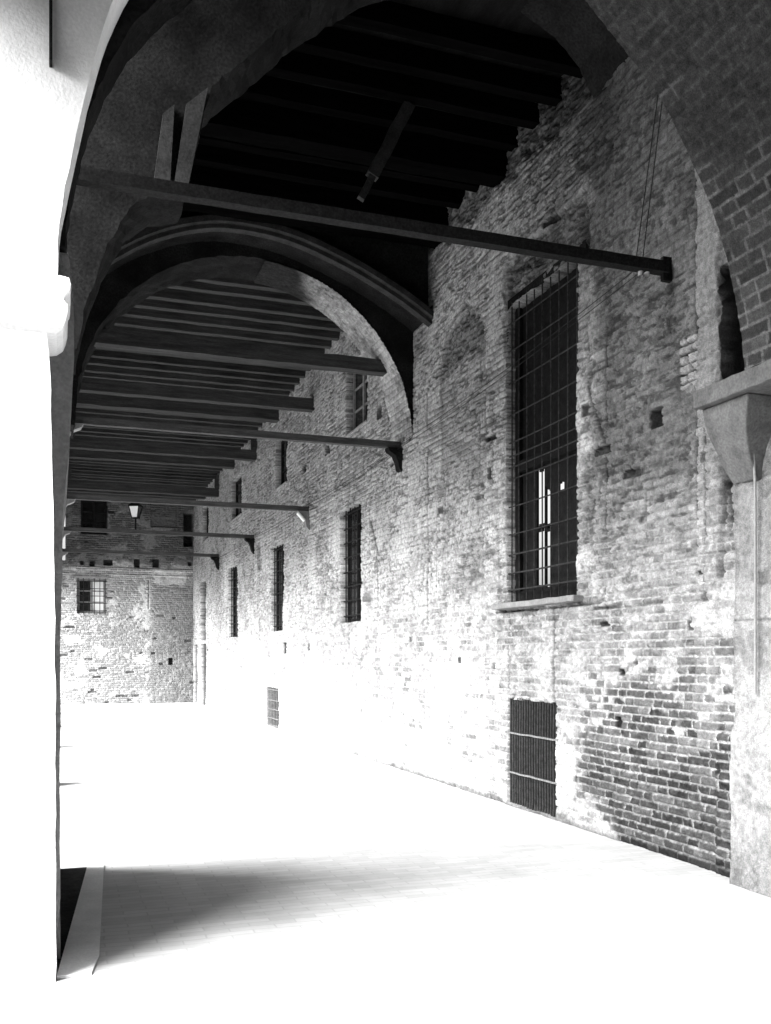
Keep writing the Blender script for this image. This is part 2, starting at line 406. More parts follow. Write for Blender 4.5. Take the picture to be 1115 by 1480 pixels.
def wpart(name, bm, m, parent=wall, label=None, bevel=0):
    o = obj(name, bm, m, parent, bevel)
    if label: o['label'] = label
    return o
# remaining wall beyond and behind the camera (plain), plus the core behind the skin so that no light leaks
def wall_core():
    bm = B(); X0, X1 = W + .55, W + .9
    u0, u1, z0, z1 = bigw
    box(bm, X0, X1, -7, u0 - .3, -.3, 8.3); box(bm, X0, X1, u1 + 2.2, 35, -.3, 8.3)
    box(bm, X0, X1, u0 - .3, u1 + 2.2, -.3, z0 - .2); box(bm, X0, X1, u0 - .3, u1 + 2.2, z1 + .2, 8.3)
    box(bm, W - .01, W + .5, -7, 4.31, -.3, 8.3)
    return bm
wpart('wall_core', wall_core(), M['plaster'])

# tall barred window: reveal, timber leaves, grille
u0, u1, z0, z1 = bigw
def tall_window():
    bm = B()
    for a, b, c, d in ((u0-.1, u0-.03, z0-.1, z1+.1), (u1+.03, u1+.1, z0-.1, z1+.1)): box(bm, W+.04, W+.30, a, b, c, d)
    box(bm, W+.04, W+.30, u0-.03, u1+.03, z0-.1, z0-.02); box(bm, W+.04, W+.30, u0-.03, u1+.03, z1+.02, z1+.1)
    rv = wpart('window_reveal', bm, M['plaster'])
    x0, x1 = W+.11, W+.16
    bm = B()
    box(bm, x0, x1, u0-.03, u0+.07, z0-.02, z1+.02); box(bm, x0, x1, u1-.07, u1+.03, z0-.02, z1+.02)
    box(bm, x0-.01, x1, u0+.07, u1-.07, 3.62, 3.74); box(bm, x0, x1, u0+.07, u1-.07, z0-.02, z0+.12)
    # (seen obliquely the gaps in the leaves sit lower left)
    win = wpart('window', bm, M['frame'], label='tall window with iron grille and broken shutters, daylight showing through the gaps')
    # shutter boards: positions along the wall with gaps between
    rnd = random.Random(4)
    sh = B()
    def pixu(x):            # where the line of sight at column x meets the shutter plane
        t = (x - PX) / F; return (W+.17) * (CT - t*ST) / (ST + t*CT)
    def pz(x, y):
        uu = pixu(x); d = (W+.17)*ST + uu*CT; return H + (HY - y)*d/F
    edges = [(u1+.03, pixu(776), None), (pixu(776), pixu(787.5), 'A'), (pixu(787.5), pixu(788.5), None), (pixu(788.5), pixu(797.5), 'B'),
             (pixu(797.5), pixu(807), None), (pixu(807), pixu(816), 'C'), (pixu(816), pixu(817), None), (pixu(817), pixu(824), 'D'), (pixu(824), u0-.03, None)]
    for a, b, g in edges:
        lo, hi = min(a, b), max(a, b)
        if g is None: box(sh, W+.17, W+.20, lo, hi, z0, z1); continue
        x = {'A': 782, 'B': 792, 'C': 811, 'D': 820}[g]
        tops = {'A': 672, 'B': 690, 'C': 692, 'D': 706}[g]; bots = {'A': 848, 'B': 850, 'C': 708, 'D': 712}[g]
        box(sh, W+.17, W+.20, lo, hi, pz(x, tops), z1); box(sh, W+.17, W+.20, lo, hi, z0, pz(x, bots))
        n = 3
        for k in range(n):  # splintered board ends
            a0 = lo + (hi-lo)*k/n; a1 = a0 + (hi-lo)/n
            box(sh, W+.172, W+.198, a0, a1, pz(x, tops) - rnd.uniform(.01, .16), pz(x, tops) + .01)
            if g in 'AB': box(sh, W+.172, W+.198, a0, a1, pz(x, bots) - .01, pz(x, bots) + rnd.uniform(.0, .05))
        if g in 'AB': 
            box(sh, W+.173, W+.197, lo, lo + (hi-lo)*.7, pz(x, 764) , pz(x, 757)); box(sh, W+.173, W+.197, lo+(hi-lo)*.3, hi, pz(x, 768), pz(x, 760))
        if g == 'D': box(sh, W+.175, W+.195, lo, hi, pz(x, 760), pz(x, 758)-.0)
        if g == 'C': pass
    sh_o = wpart('shutter', sh, M['frame'], win)
    # iron grille
    g = B(); n = 9
    for k in range(n):
        uu = u0 + .06 + (u1-u0-.12)*k/(n-1)
        tube(g, [(W+.04 + rnd.uniform(-.004, .004), uu, z0-.03), (W+.04, uu+rnd.uniform(-.01, .01), (z0+z1)/2), (W+.04, uu, z1+.05)], .008, 5)
    zs = [2.34, 2.52, 2.72, 2.95, 3.25, 3.55, 3.68, 3.80, 3.95, 4.25, 4.6, 4.95, 5.25]
    for i, zz in enumerate(zs):
        bow = .05 if i < 3 else 0
        tube(g, [(W+.04, u0-.03, zz), (W+.03-bow, u0+.25, zz-.01), (W+.025-bow, (u0+u1)/2, zz-.015), (W+.03-bow, u1-.25, zz-.01), (W+.04, u1+.03, zz)], .010 if i < 3 else .008, 5)
    wpart('grille', g, M['greyiron'], win)
    s = B(); bar(s, (W-.01, u0-.12, z0-.04), (W-.01, u1+.16, z0-.04), .2, .06, 14, .004, 3)
    wpart('window_sill', s, M['stone'], win, bevel=.01)
tall_window()

def sash(parent, q, kind, k):
    a, b, c, d = q; x = W + .12; rnd = random.Random(k)
    fr = M['lightframe'] if kind == 'up' and k == 0 else M['frame']
    bm = B(); t = .06
    box(bm, x, x+.05, a-.03, a+t, c-.03, d+.03); box(bm, x, x+.05, b-t, b+.03, c-.03, d+.03)
    box(bm, x, x+.05, a+t, b-t, c-.03, c+t); box(bm, x, x+.05, a+t, b-t, d-t, d+.03); box(bm, x-.004, x+.05, (a+b)/2-.03, (a+b)/2+.03, c+t, d-t)
    for f in (.35, .68): box(bm, x+.01, x+.04, a+t, (a+b)/2-.03, c+(d-c)*f-.015, c+(d-c)*f+.015); box(bm, x+.01, x+.04, (a+b)/2+.03, b-t, c+(d-c)*f-.015, c+(d-c)*f+.015)
    win = wpart('window', bm, fr, parent)
    bm = B(); box(bm, x+.03, x+.036, a, b, c, d); wpart('pane', bm, M['glass'], win)
    if kind == 'up':
        s = B(); bar(s, (W+.02, a-.03, c-.02), (W+.02, b+.03, c-.02), .10, .04, 8, .003, k); wpart('window_sill', s, M['roll'], win, bevel=.008)
    if kind == 'low':
        g = B(); n = 5
        for i in range(n):
            uu = a + .08 + (b-a-.16)*i/(n-1); tube(g, [(W+.07, uu, c-.02), (W+.07, uu+rnd.uniform(-.01,.01), (c+d)/2), (W+.07, uu, d+.02)], .012, 5)
        for i in range(8):
            zz = c + .12 + (d-c-.2)*i/7; tube(g, [(W+.06, a-.02, zz), (W+.06, b+.02, zz + rnd.uniform(-.01, .01))], .012, 5)
        wpart('grille', g, M['iron'], win)
    return win
for k, q in enumerate(lows[:3]): sash(wall, q, 'low', k)
for k, q in enumerate(ups): sash(wall, q, 'up', k)
# bleached plaster board hanging in the corner of the first lower windows
# cellar gratings
def grating(q, n, rails, m, label, r=.012):
    a, b, c, d = q
    bm = B(); rnd = random.Random(n)
    for i in range(n):
        uu = a + .03 + (b-a-.06)*i/(n-1); tube(bm, [(W+.02, uu, c-.02), (W+.015, uu+rnd.uniform(-.004,.004), (c+d)/2), (W+.02, uu, d+.02)], r, 6)
    g = wpart('cellar_grating', bm, m, wall, label)
    rl = B()
    for f in rails: bar(rl, (W-.012, a-.05, c+(d-c)*f), (W-.012, b+.04, c+(d-c)*f), .016, .018, 10, .003, 2)
    wpart('rail', rl, M['midiron'], g)
    bm = B(); box(bm, W+.2, W+.21, a, b, c, d); 
    wpart('mesh_screen', bm, M['glass'], g)
grating(grate1, 19, (.30, .68), M['greyiron'], 'large iron cellar grating at the foot of the wall')
grating(grate2, 9, (.04, .22, .45, .68, .95), M['midiron'], 'small pale cellar grating farther down the wall', .014)

# ================================================================== end wall
EY = 34.5
def ex(x):     # column -> X on the end wall
    t = (x - PX)/F; return EY*(ST + t*CT)/(CT - t*ST)
def ez(x, y):
    X = ex(x); d = X*ST + EY*CT; return H + (HY - y)*d/F
u2 = np.arange(-.60, W + .06, .018); z2 = np.arange(-.04, 7.6, .016)
U, Z = np.meshgrid(u2, z2, indexing='ij')
j, r, r2, er = bricks(U, Z, 47, .075, .016)
big = fbm(U*.9+4, Z*.8, 221, 5, .6); mid = fbm(U*2.6, Z*3.2, 233, 4, .6); fin = fbm(U*20, Z*26, 235, 3, .6); lump = fbm(U*9, Z*13, 271, 3)
pl = sst(.52, .62, .5 + .5*(big-.5) + .8*(mid-.5))
barez = sst(3.0, 3.3, U) * sst(4.3, 4.1, Z)
pl = pl*(1-.8*barez)
miss = ((r2 < .02)).astype(float)*(1-pl)
h = (1-j)*(.02*r) - j*.018; h = h*(1-pl) + pl*.015 + .05*(big-.5) + .03*(lump-.5) - miss*.04
alb = ((.34+.22*(r-.5))*(1-j) + j*.5)*(1-pl) + pl*(.55+.2*(fin-.5))
alb = alb*(1-.55*miss)*(.85+.4*(big-.5)); alb = alb*(1 - .28*barez)
upper = sst(4.75, 5.05, Z + .8*(mid-.5)); alb = alb*(1-.7*upper)  # shade over the upper end wall painted into its colour
def erect(x0, x1, y0, y1, dep, a):
    global h, alb
    X0, X1 = ex(x0), ex(x1); xm = (x0+x1)/2; Z0, Z1 = ez(xm, y1), ez(xm, y0)
    mk = rect(U+.02*(lump-.5), Z+.02*(lump-.5), X0, X1, Z0, Z1, .009); h = h - mk*dep; alb = alb*(1-mk) + a*mk; return (X0, X1, Z0, Z1)
lw = erect(112, 153, 837, 886, .30, .03); uw = erect(117, 155, 722, 771, .30, .02)
erect(218, 257, 722, 762, .06, .10)
for a, b, c, d in ((150, 163, 809, 817), (194, 202, 808, 820), (221, 230, 808, 820), (272, 277, 812, 818), (116, 121, 810, 816), (130, 137, 810, 818)): erect(a, b, c, d, .15, .03)
erect(244, 250, 951, 961, .12, .02); erect(266, 279, 742, 790, .35, .02); erect(214.3, 215.3, 838, 880, .05, .08)
zc = ez(180, 823)
h = h + rect(U, Z, 0, 5, zc-.06, zc+.05, .012)*.06; h = h + rect(U, Z, 0, 5, zc-.22, zc-.18, .012)*.03
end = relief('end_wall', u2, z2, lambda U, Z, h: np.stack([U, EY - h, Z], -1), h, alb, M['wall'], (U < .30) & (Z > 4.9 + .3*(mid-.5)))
end['kind'] = 'thing'
tag(end, 'far end wall of rough brick with one barred window and a dark window above', 'wall')
bm = B(); box(bm, .3, W+.9, EY+.4, EY+.8, -.3, 8.3); obj('wall_core', bm, M['plaster'], end)
def end_window(q, n, mth, grille=True):
    X0, X1, Z0, Z1 = q; y = EY + .22; t = .07
    bm = B(); box(bm, X0-.03, X0+t, y, y+.06, Z0-.03, Z1+.03); box(bm, X1-t, X1+.03, y, y+.06, Z0-.03, Z1+.03)
    box(bm, X0+t, X1-t, y, y+.06, Z0-.03, Z0+t); box(bm, X0+t, X1-t, y, y+.06, Z1-t, Z1+.03)
    xm = (X0+X1)/2; box(bm, xm-.04, xm+.04, y-.003, y+.06, Z0+t, Z1-t)
    for f in (.33, .66): box(bm, X0+t, X1-t, y+.01, y+.05, Z0+(Z1-Z0)*f-.02, Z0+(Z1-Z0)*f+.02)
    win = obj('window', bm, mth, end)
    bm = B(); box(bm, X0, xm-.04, y+.03, y+.04, Z0, Z1); obj('pane', bm, M['glass'], win)
    bm = B(); box(bm, xm+.04, X1, y+.03, y+.04, Z0, Z1); obj('pane', bm, M['palepane'] if grille else M['glass'], win)
    if grille:
        g = B()
        for i in range(6): xx = X0+.02+(X1-X0-.04)*i/5; tube(g, [(xx, EY-.03, Z0-.05), (xx, EY-.03, Z1+.05)], .012, 5)
        for i in range(5): zz = Z0+.08+(Z1-Z0-.16)*i/4; tube(g, [(X0-.04, EY-.03, zz), (X1+.04, EY-.03, zz)], .012, 5)
        obj('grille', g, M['iron'], win)
        s = B(); bar(s, (X0-.1, EY-.03, Z1+.06), (X1+.12, EY-.03, Z1+.06), .12, .07, 6, .004); obj('lintel', s, M['stone'], win)
    return win
end_window(lw, 6, M['lightframe'])['label'] = 'lower window with iron grille and one pale leaf'
end_window(uw, 4, M['frame'], False)['label'] = 'dark upper window without bars'

# ================================================================== ceiling
ceil = thing('timber_ceiling', 'dark timber ceiling of boards on many cross joists above the whole portico', 'ceiling', (2.4, 20, 7.15))
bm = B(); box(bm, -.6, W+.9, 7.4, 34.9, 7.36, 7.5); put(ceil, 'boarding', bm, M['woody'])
jp = None; JZ = 7.15; yy = 7.9; k = 0
girders = {9.6, 11.3, 20.7, 26.2, 31.6}
tocopy = []
protos = []
for s in range(4):
    bm = B(); bar(bm, (.22, 0, 0), (W+.12, 0, 0), .13, .2, 18, .005, s+3)
    protos.append(bm)
meshes = []
for s, bm in enumerate(protos):
    bmesh.ops.recalc_face_normals(bm, faces=bm.faces)
    me = bpy.data.meshes.new('joist'); bm.to_mesh(me); bm.free(); me.materials.append(M['wood']); meshes.append(me)
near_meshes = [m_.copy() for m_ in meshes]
for m_ in near_meshes: m_.materials[0] = M['shadewood']
rnd = random.Random(12)
while yy < 34.2:
    if all(abs(yy - g_) > .2 for g_ in girders):
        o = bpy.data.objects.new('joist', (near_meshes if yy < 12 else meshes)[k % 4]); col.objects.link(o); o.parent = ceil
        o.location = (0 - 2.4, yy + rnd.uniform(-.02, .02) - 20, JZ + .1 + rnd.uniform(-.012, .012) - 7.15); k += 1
    yy += .47
for g_ in sorted(girders):
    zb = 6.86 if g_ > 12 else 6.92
    bm = B(); bar(bm, (.2, g_, (zb+7.35)/2), (W+.1, g_, (zb+7.35)/2), .26, 7.35-zb, 20, .006, int(g_)); put(ceil, 'girder', bm, M['wood' if g_ > 12 else 'shadewood'])
# main beams on the bay lines (lower)
for i, (g_, zb, ht, wd) in enumerate(((17.67, 6.34, .22, .2), (23.2, 6.48, .24, .22), (28.9, 6.5, .24, .22))):
    t = thing('cross_beam', ['squared cross beam below the joists, nearest of the three beyond the second arch', 'middle squared cross beam below the ceiling joists', 'farthest squared cross beam below the ceiling joists'][i], 'beam', (2.4, g_, zb), 'cross beams under the ceiling')
    bm = B(); bar(bm, (.1, g_, zb+ht/2), (W+.05, g_, zb+ht/2), wd, ht, 20, .006, i); put(t, 'beam', bm, M['wood'])
    if i == 0: continue
    bm = B(); box(bm, W-.10, W+.1, g_-.12, g_+.12, zb+ht+.003, 7.15); put(t, 'packing_block', bm, M['wood'])
    bm = B(); box(bm, .15, .4, g_-.12, g_+.12, zb+ht+.003, 7.15); put(t, 'packing_block', bm, M['wood'])
bm = B(); bar(bm, (.34, 12.62, 5.68), (4.47, 12.62, 5.68), .19, .18, 20, .006, 77)
tag(obj('tie_beam', bm, M['wood']), 'thick plain timber crossing directly behind the second arch, above its tie rod', 'beam')
# slanting brace in the first bay
bm = B(); bar(bm, (3.33, 8.9, 7.14), (2.95, 8.9, 6.36), .10, .12, 6, .006, 4); bar(bm, (2.96, 8.9, 6.38), (2.83, 8.9, 6.12), .06, .07, 2, .003)
tag(obj('brace', bm, M['dull']), 'short slanting timber brace hanging from the dark ceiling of the first bay', 'brace')
# upper floor / roof mass over everything (keeps the sky out)
bm = B(); box(bm, -.85, W+.9, -7, 34.9, 8.3, 10.5)
rf = obj('upper_storey', bm, M['plaster']); tag(rf, 'plastered upper storey resting above the portico ceiling', 'building')

# ================================================================== near pier, first transverse arch
A1 = [(0.0, 3.45), (.012, 3.8), (.085, 4.18), (.16, 4.55), (.262, 4.93), (.46, 5.35), (.95, 5.8), (1.6, 6.02), (2.1, 6.05), (2.7, 5.85), (3.34, 5.30), (3.58, 5.07), (3.83, 4.68), (4.0, 4.35), (4.1, 4.02), (4.17, 3.7), (4.2, 3.46)]
A1 = smooth(A1, 2)
pier = thing('pier', 'bleached white pier with moulded capital at the left edge, dark shaded side behind', 'pier', (-.45, 6, 0))
bm = B()
prof = [(-.004, 0), (-.006, 1.4), (-.012, 2.2), (-.03, 3.0), (-.045, 3.2)]
def stack(bm, prof, x0, y0, y1, seed=0, jit=.003):
    pr = resample(prof, .08, 0); rnd = random.Random(seed); prev = None
    for X, zz in pr:
        e = rnd.uniform(-jit, jit)
        rr = [bm.verts.new((x0, y0, zz)), bm.verts.new((X+e, y0, zz)), bm.verts.new((X+e, y1, zz)), bm.verts.new((x0, y1, zz))]
        if prev:
            for q in range(4): bm.faces.new((prev[q], prev[(q+1)%4], rr[(q+1)%4], rr[q]))
        else: bm.faces.new(rr)
        prev = rr
    bm.faces.new(prev[::-1])
stack(bm, prof, -.92, 4.95, 5.3, 1); put(pier, 'front_shaft', bm, M['pale'])
bm = B(); stack(bm, [(.016, 0), (.018, 1.5), (.03, 2.3), (.06, 2.7), (.085, 3.2), (.085, 3.5), (.06, 3.75)], -.92, 5.31, 7.6, 2, .004); put(pier, 'rear_shaft', bm, M['stone'])
# capital: two rolls
bm = B()
cp = [(-.05, 3.19), (.0, 3.20), (.035, 3.225), (.05, 3.26), (.06, 3.30), (.058, 3.335), (.04, 3.36), (.045, 3.375), (.07, 3.40), (.075, 3.43), (.065, 3.465), (.03, 3.48), (-.02, 3.485)]
prev = None
for e, zz in cp:
    rr = [bm.verts.new((-.93, 4.95 - e*.8, zz)), bm.verts.new((e*.9, 4.95 - e*.8, zz)), bm.verts.new((e*.9, 5.33, zz)), bm.verts.new((-.93, 5.33, zz))]
    if prev:
        for q in range(4): bm.faces.new((prev[q], prev[(q+1)%4], rr[(q+1)%4], rr[q]))
    else: bm.faces.new(rr)
    prev = rr
bm.faces.new(prev[::-1]); put(pier, 'capital', bm, M['pale'], .004)

arch1 = thing('transverse_arch', 'nearest transverse arch, white plaster front at left and coursed brick underside at right', 'arch', (2.1, 5, 3.45), 'transverse arches across the portico')
bm = B(); left = [(-.92, 3.49), (-.02, 3.49)] + A1[1:]
spandrel(bm, [p for p in left if p[0] < 2.2] , 4.97, 5.28, 8.29, .003, seed=4); put(arch1, 'arch_front', bm, M['pale'])
# crack / rebate line in the white face, modelled as a thin dark bar
bm = B(); box(bm, -.035, -.02, 4.90, 4.975, 4.52, 8.2); put(arch1, 'face_crack', bm, M['iron'])
bm = B(); O2 = smooth([(.05, 3.5), (.05, 3.9), (.075, 4.16), (.2, 4.66), (.44, 5.13), (.9, 5.6), (1.6, 5.85), (2.15, 5.9)], 1)
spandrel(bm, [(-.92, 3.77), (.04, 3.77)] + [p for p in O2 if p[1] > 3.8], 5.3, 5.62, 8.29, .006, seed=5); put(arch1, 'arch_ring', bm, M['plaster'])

# right half: brick soffit with real bricks relief
rt = [p for p in A1 if p[0] > 2.0]
rt = rt[::-1]   # from springing upward
L = [0]
for a, b in zip(rt, rt[1:]): L.append(L[-1] + math.dist(a, b))
ss = np.arange(0, L[-1], .009); vs = np.arange(3.9, 5.02, .012)
U, Z = np.meshgrid(ss, vs, indexing='ij')
px_ = np.interp(ss, L, [p[0] for p in rt]); pz_ = np.interp(ss, L, [p[1] for p in rt])
tx = np.gradient(px_); tz = np.gradient(pz_); ln = np.hypot(tx, tz); nx, nz = -tz/ln, tx/ln
j, r, r2, er = bricks(Z, U, 66, .085, .014)
fin = fbm(U*22, Z*22, 301, 3, .6); mid = fbm(U*3, Z*3, 305, 3)
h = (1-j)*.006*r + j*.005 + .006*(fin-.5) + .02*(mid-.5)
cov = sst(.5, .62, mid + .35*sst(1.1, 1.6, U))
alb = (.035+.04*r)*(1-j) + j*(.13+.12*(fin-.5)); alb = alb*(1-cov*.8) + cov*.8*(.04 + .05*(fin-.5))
def PS(U, Z, h):
    return np.stack([px_[:, None] + nx[:, None]*h, Z, pz_[:, None] + nz[:, None]*h], -1)
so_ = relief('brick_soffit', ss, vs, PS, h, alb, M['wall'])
so_.parent = arch1; so_.location = -Vector(arch1.location)
bm = B(); spandrel(bm, [(a+.02, b+.02) for a, b in rt[::-1]] + [(W+.05, 3.5)], 3.9, 5.02, 8.29, .0, seed=6); put(arch1, 'arch_body', bm, M['plaster'])

# right pilaster carrying the arch: impost slab, flaring corbel, shaft with corner roll
pil = thing('pilaster', 'plastered corner pilaster with projecting stone impost slab at the right edge', 'pilaster', (4.6, 5.2, 0))
bm = B(); bar(bm, (4.45, 3.6, 3.39), (4.45, 5.52, 3.39), .54, .125, 24, .003, 8); put(pil, 'impost', bm, M['midstone'], .008)
bm = B(); prev = None
for X, Y0, zz in [(4.24, 5.04, 3.325), (4.25, 5.06, 3.25), (4.29, 5.12, 3.14), (4.35, 5.18, 3.04), (4.41, 5.22, 2.94), (4.46, 5.24, 2.87), (4.50, 5.255, 2.82)]:
    rr = [bm.verts.new((X, Y0, zz)), bm.verts.new((X, 5.5, zz)), bm.verts.new((4.72, 5.5, zz)), bm.verts.new((4.72, Y0, zz))]
    if prev:
        for q in range(4): bm.faces.new((prev[q], prev[(q+1)%4], rr[(q+1)%4], rr[q]))
    else: bm.faces.new(rr)
    prev = rr
bm.faces.new(prev[::-1]); put(pil, 'corbel', bm, M['midstone'], .01)
for o in ():
    pass
sv = np.arange(0, 2.2, .011); zv = np.arange(-.02, 3.32, .012)
U, Z = np.meshgrid(sv, zv, indexing='ij')
fin = fbm(U*18, Z*18, 501, 4, .6); mid = fbm(U*3, Z*2.2, 505, 4, .6); chp = sst(.56, .66, fbm(U*6, Z*7, 509, 3))
low = sst(1.15, 1.0, Z + .3*(mid-.5)); up = sst(2.8, 2.86, Z)
h = .02*(mid-.5) + .006*(fin-.5) - .010*chp + .022*low - .02
alb = .27 + .16*(fin-.5) + .12*(mid-.5) - .07*chp; alb = alb*(1-.35*sst(.5, .2, Z + .3*(mid-.5)))*(1 - .25*sst(1.5, 2.6, Z))
jnt = 1 - sst(.004, .012, np.abs(Z - 1.86 + .02*(mid-.5))); alb = alb*(1-.5*jnt); h = h - .012*jnt
def PP(U, Z, h):
    ed = 5.49 + .05*(fbm(Z*6, Z*0+3, 520, 3)-.5)*(1-up) + .05*low - .24*up
    y = np.minimum(3.6 + U*(ed-3.6)/1.9, ed); fold = np.maximum(U - 1.9, 0)
    return np.stack([4.50 - h*(fold == 0) + fold, y, Z], -1)
sh_ = relief('shaft', sv, zv, PP, h, alb, M['wall']); sh_.parent = pil; sh_.location = -Vector(pil.location)
bm = B(); tube(bm, [(4.29, 5.05, 3.32), (4.33, 5.12, 3.2), (4.40, 5.19, 3.05), (4.45, 5.23, 2.93), (4.475, 5.25, 2.82), (4.485, 5.258, 2.6), (4.485, 5.258, 1.35)], .009, 8)
put(pil, 'corner_roll', bm, M['roll'])
# second diaphragm on the pier's far side
D1 = [(.15, 3.6), (.2, 4.1), (.32, 4.48), (.49, 4.81), (.66, 4.95), (.90, 5.02), (.98, 5.4), (1.07, 5.79), (1.3, 6.02), (1.83, 6.59), (2.4, 7.05), (3.1, 7.4), (3.87, 7.38), (4.25, 7.2), (4.5, 6.98), (4.66, 6.72)]
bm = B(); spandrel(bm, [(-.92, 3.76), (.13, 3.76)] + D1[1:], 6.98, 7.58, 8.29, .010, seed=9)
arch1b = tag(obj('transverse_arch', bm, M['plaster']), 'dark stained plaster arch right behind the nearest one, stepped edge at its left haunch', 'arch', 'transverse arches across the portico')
bm = B(); 
for q_ in ([(.80, 5.02), (.90, 5.02), (1.04, 5.75), (.885, 5.60)], [(.655, 5.0), (.77, 5.02), (.80, 5.58), (.72, 5.50)]):
    f_ = [bm.verts.new((a_, 6.93, b_)) for a_, b_ in q_]; g_ = [bm.verts.new((a_, 6.975, b_)) for a_, b_ in q_]
    bm.faces.new(f_); bm.faces.new(g_[::-1])
    for k in range(4): bm.faces.new((f_[k], f_[(k+1) % 4], g_[(k+1) % 4], g_[k]))
ps = obj('hanging_post', bm, M['dull']); tag(ps, 'pair of short pale boards fixed upright against the dark arch, above the near tie beam', 'post')

# ================================================================== second arch
cx, rr_ = 2.43, 2.21
A2 = [(cx - rr_*math.cos(t*math.pi/40), 4.6 + rr_*1.0*math.sin(t*math.pi/40)) for t in range(41)]
arch2 = thing('transverse_arch', 'round plastered arch in mid view with a curved rib above and a bright broken underside', 'arch', (2.4, 12.4, 4.6), 'transverse arches across the portico')
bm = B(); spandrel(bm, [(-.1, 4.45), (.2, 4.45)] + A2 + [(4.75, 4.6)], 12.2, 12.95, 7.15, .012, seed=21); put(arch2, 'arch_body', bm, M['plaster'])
# rough bare soffit on the right haunch
ta = np.arange(math.pi*.52, math.pi, .0045); yv = np.arange(12.185, 12.965, .012)
U, Z = np.meshgrid(ta*rr_, yv, indexing='ij')
j, r, r2, er = bricks(Z, U, 96, .075, .012); fin = fbm(U*20, Z*20, 401, 3, .6); mid = fbm(U*3, Z*3, 405, 4, .6)
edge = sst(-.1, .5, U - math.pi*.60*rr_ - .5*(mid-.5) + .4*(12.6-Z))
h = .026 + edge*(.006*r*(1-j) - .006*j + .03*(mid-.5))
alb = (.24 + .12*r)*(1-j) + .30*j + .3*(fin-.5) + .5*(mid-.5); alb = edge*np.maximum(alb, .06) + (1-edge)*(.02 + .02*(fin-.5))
def PA(U, Z, h):
    a = U/rr_; ro = rr_ - h; return np.stack([cx - ro*np.cos(a), Z, 4.6 + ro*np.sin(a)], -1)
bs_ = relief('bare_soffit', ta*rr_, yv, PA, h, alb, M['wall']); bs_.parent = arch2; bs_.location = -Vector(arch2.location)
# curved rib
rib = smooth([(.30, 5.95), (.57, 6.22), (1.1, 6.58), (1.7, 6.80), (2.2, 6.84), (2.8, 6.78), (3.5, 6.55), (4.1, 6.28), (4.45, 6.08), (4.63, 5.96)], 2)
bm = B(); prev = None
for i, (a, b) in enumerate(rib):
    pa, pb = rib[max(0, i-1)], rib[min(len(rib)-1, i+1)]; d = Vector((pb[0]-pa[0], 0, pb[1]-pa[1])).normalized(); n_ = Vector((-d.z, 0, d.x))
    c = Vector((a, 0, b)); q = []
    for (yy_, off) in ((11.5, 0), (11.5, .05), (11.44, .06), (11.44, .13), (11.62, .13), (11.62, 0)):
        v = c + n_*off; q.append(bm.verts.new((v.x, yy_, v.z)))
    if prev:
        for k in range(6): bm.faces.new((prev[k], prev[(k+1)%6], q[(k+1)%6], q[k]))
    else: bm.faces.new(q)
    prev = q
bm.faces.new(prev[::-1]); put(arch2, 'moulded_rib', bm, M['dull'])
bm = B(); spandrel(bm, [(a, b+.12) for a, b in rib], 11.63, 12.19, 7.15, .004, seed=22); put(arch2, 'vault_web', bm, M['plaster'])

# ================================================================== tie rods on the bay lines
def corbel(bm, X, Yc, zt, sgn, dx=.28, dz=.36, wy_=.16):
    pr = [(0, 0), (dx, 0), (dx*.92, -.05), (dx*.6, -.10), (dx*.42, -.20), (dx*.34, -.30), (dx*.1, -dz), (0, -dz)]
    a = [bm.verts.new((X + sgn*p[0], Yc - wy_/2, zt + p[1])) for p in pr]; b = [bm.verts.new((X + sgn*p[0], Yc + wy_/2, zt + p[1])) for p in pr]
    bm.faces.new(a); bm.faces.new(b[::-1])
    for k in range(len(pr)): bm.faces.new((a[k], a[(k+1) % len(pr)], b[(k+1) % len(pr)], b[k]))
ties = [(6.4, 4.70, 'nearest tie beam, thick and black, ending on the wall right of the tall window'),
        (12.67, 4.62, 'second tie beam crossing at the feet of the round arch, on a curved wall bracket'),
        (17.95, 4.50, 'third tie beam from the camera, with a white insulator on its wall bracket'),
        (23.4, 4.62, 'fourth tie beam, the one carrying the lantern'),
        (28.9, 4.71, 'farthest and thinnest looking tie beam, close to the end wall')]
for i, (Y, Zt, lab) in enumerate(ties):
    t = thing('tie_rod', lab, 'tie beam', (2.4, Y, Zt), 'tie beams across the portico')
    th = .095 if i else .09
    bm = B(); bar(bm, (.06, Y, Zt), (W - (.0 if i else .06), Y, Zt), th, th*.95, 30, .002, i); put(t, 'beam', bm, M['tie'] if i else M['iron'])
    if i:
        bm = B(); corbel(bm, W+.02, Y, Zt - th/2 - .003, -1, .26, .34 if i == 1 else .38); put(t, 'bracket', bm, M['stone'] if i == 2 else M['plaster'])
        bm = B(); corbel(bm, -.02, Y, Zt - th/2 - .003, 1, .34, .36); put(t, 'bracket', bm, M['stone'])
    else:
        bm = B(); bar(bm, (W-.05, Y, Zt-.10), (W-.05, Y, Zt+.09), .04, .10, 1); put(t, 'anchor_plate', bm, M['iron'])
    if i == 2:
        bm = B()
        tube(bm, [(W-.26, Y-.12, Zt-.10), (W-.20, Y-.12, Zt-.16), (W-.12, Y-.12, Zt-.25)], .035, 10); put(t, 'insulator', bm, M['white'])

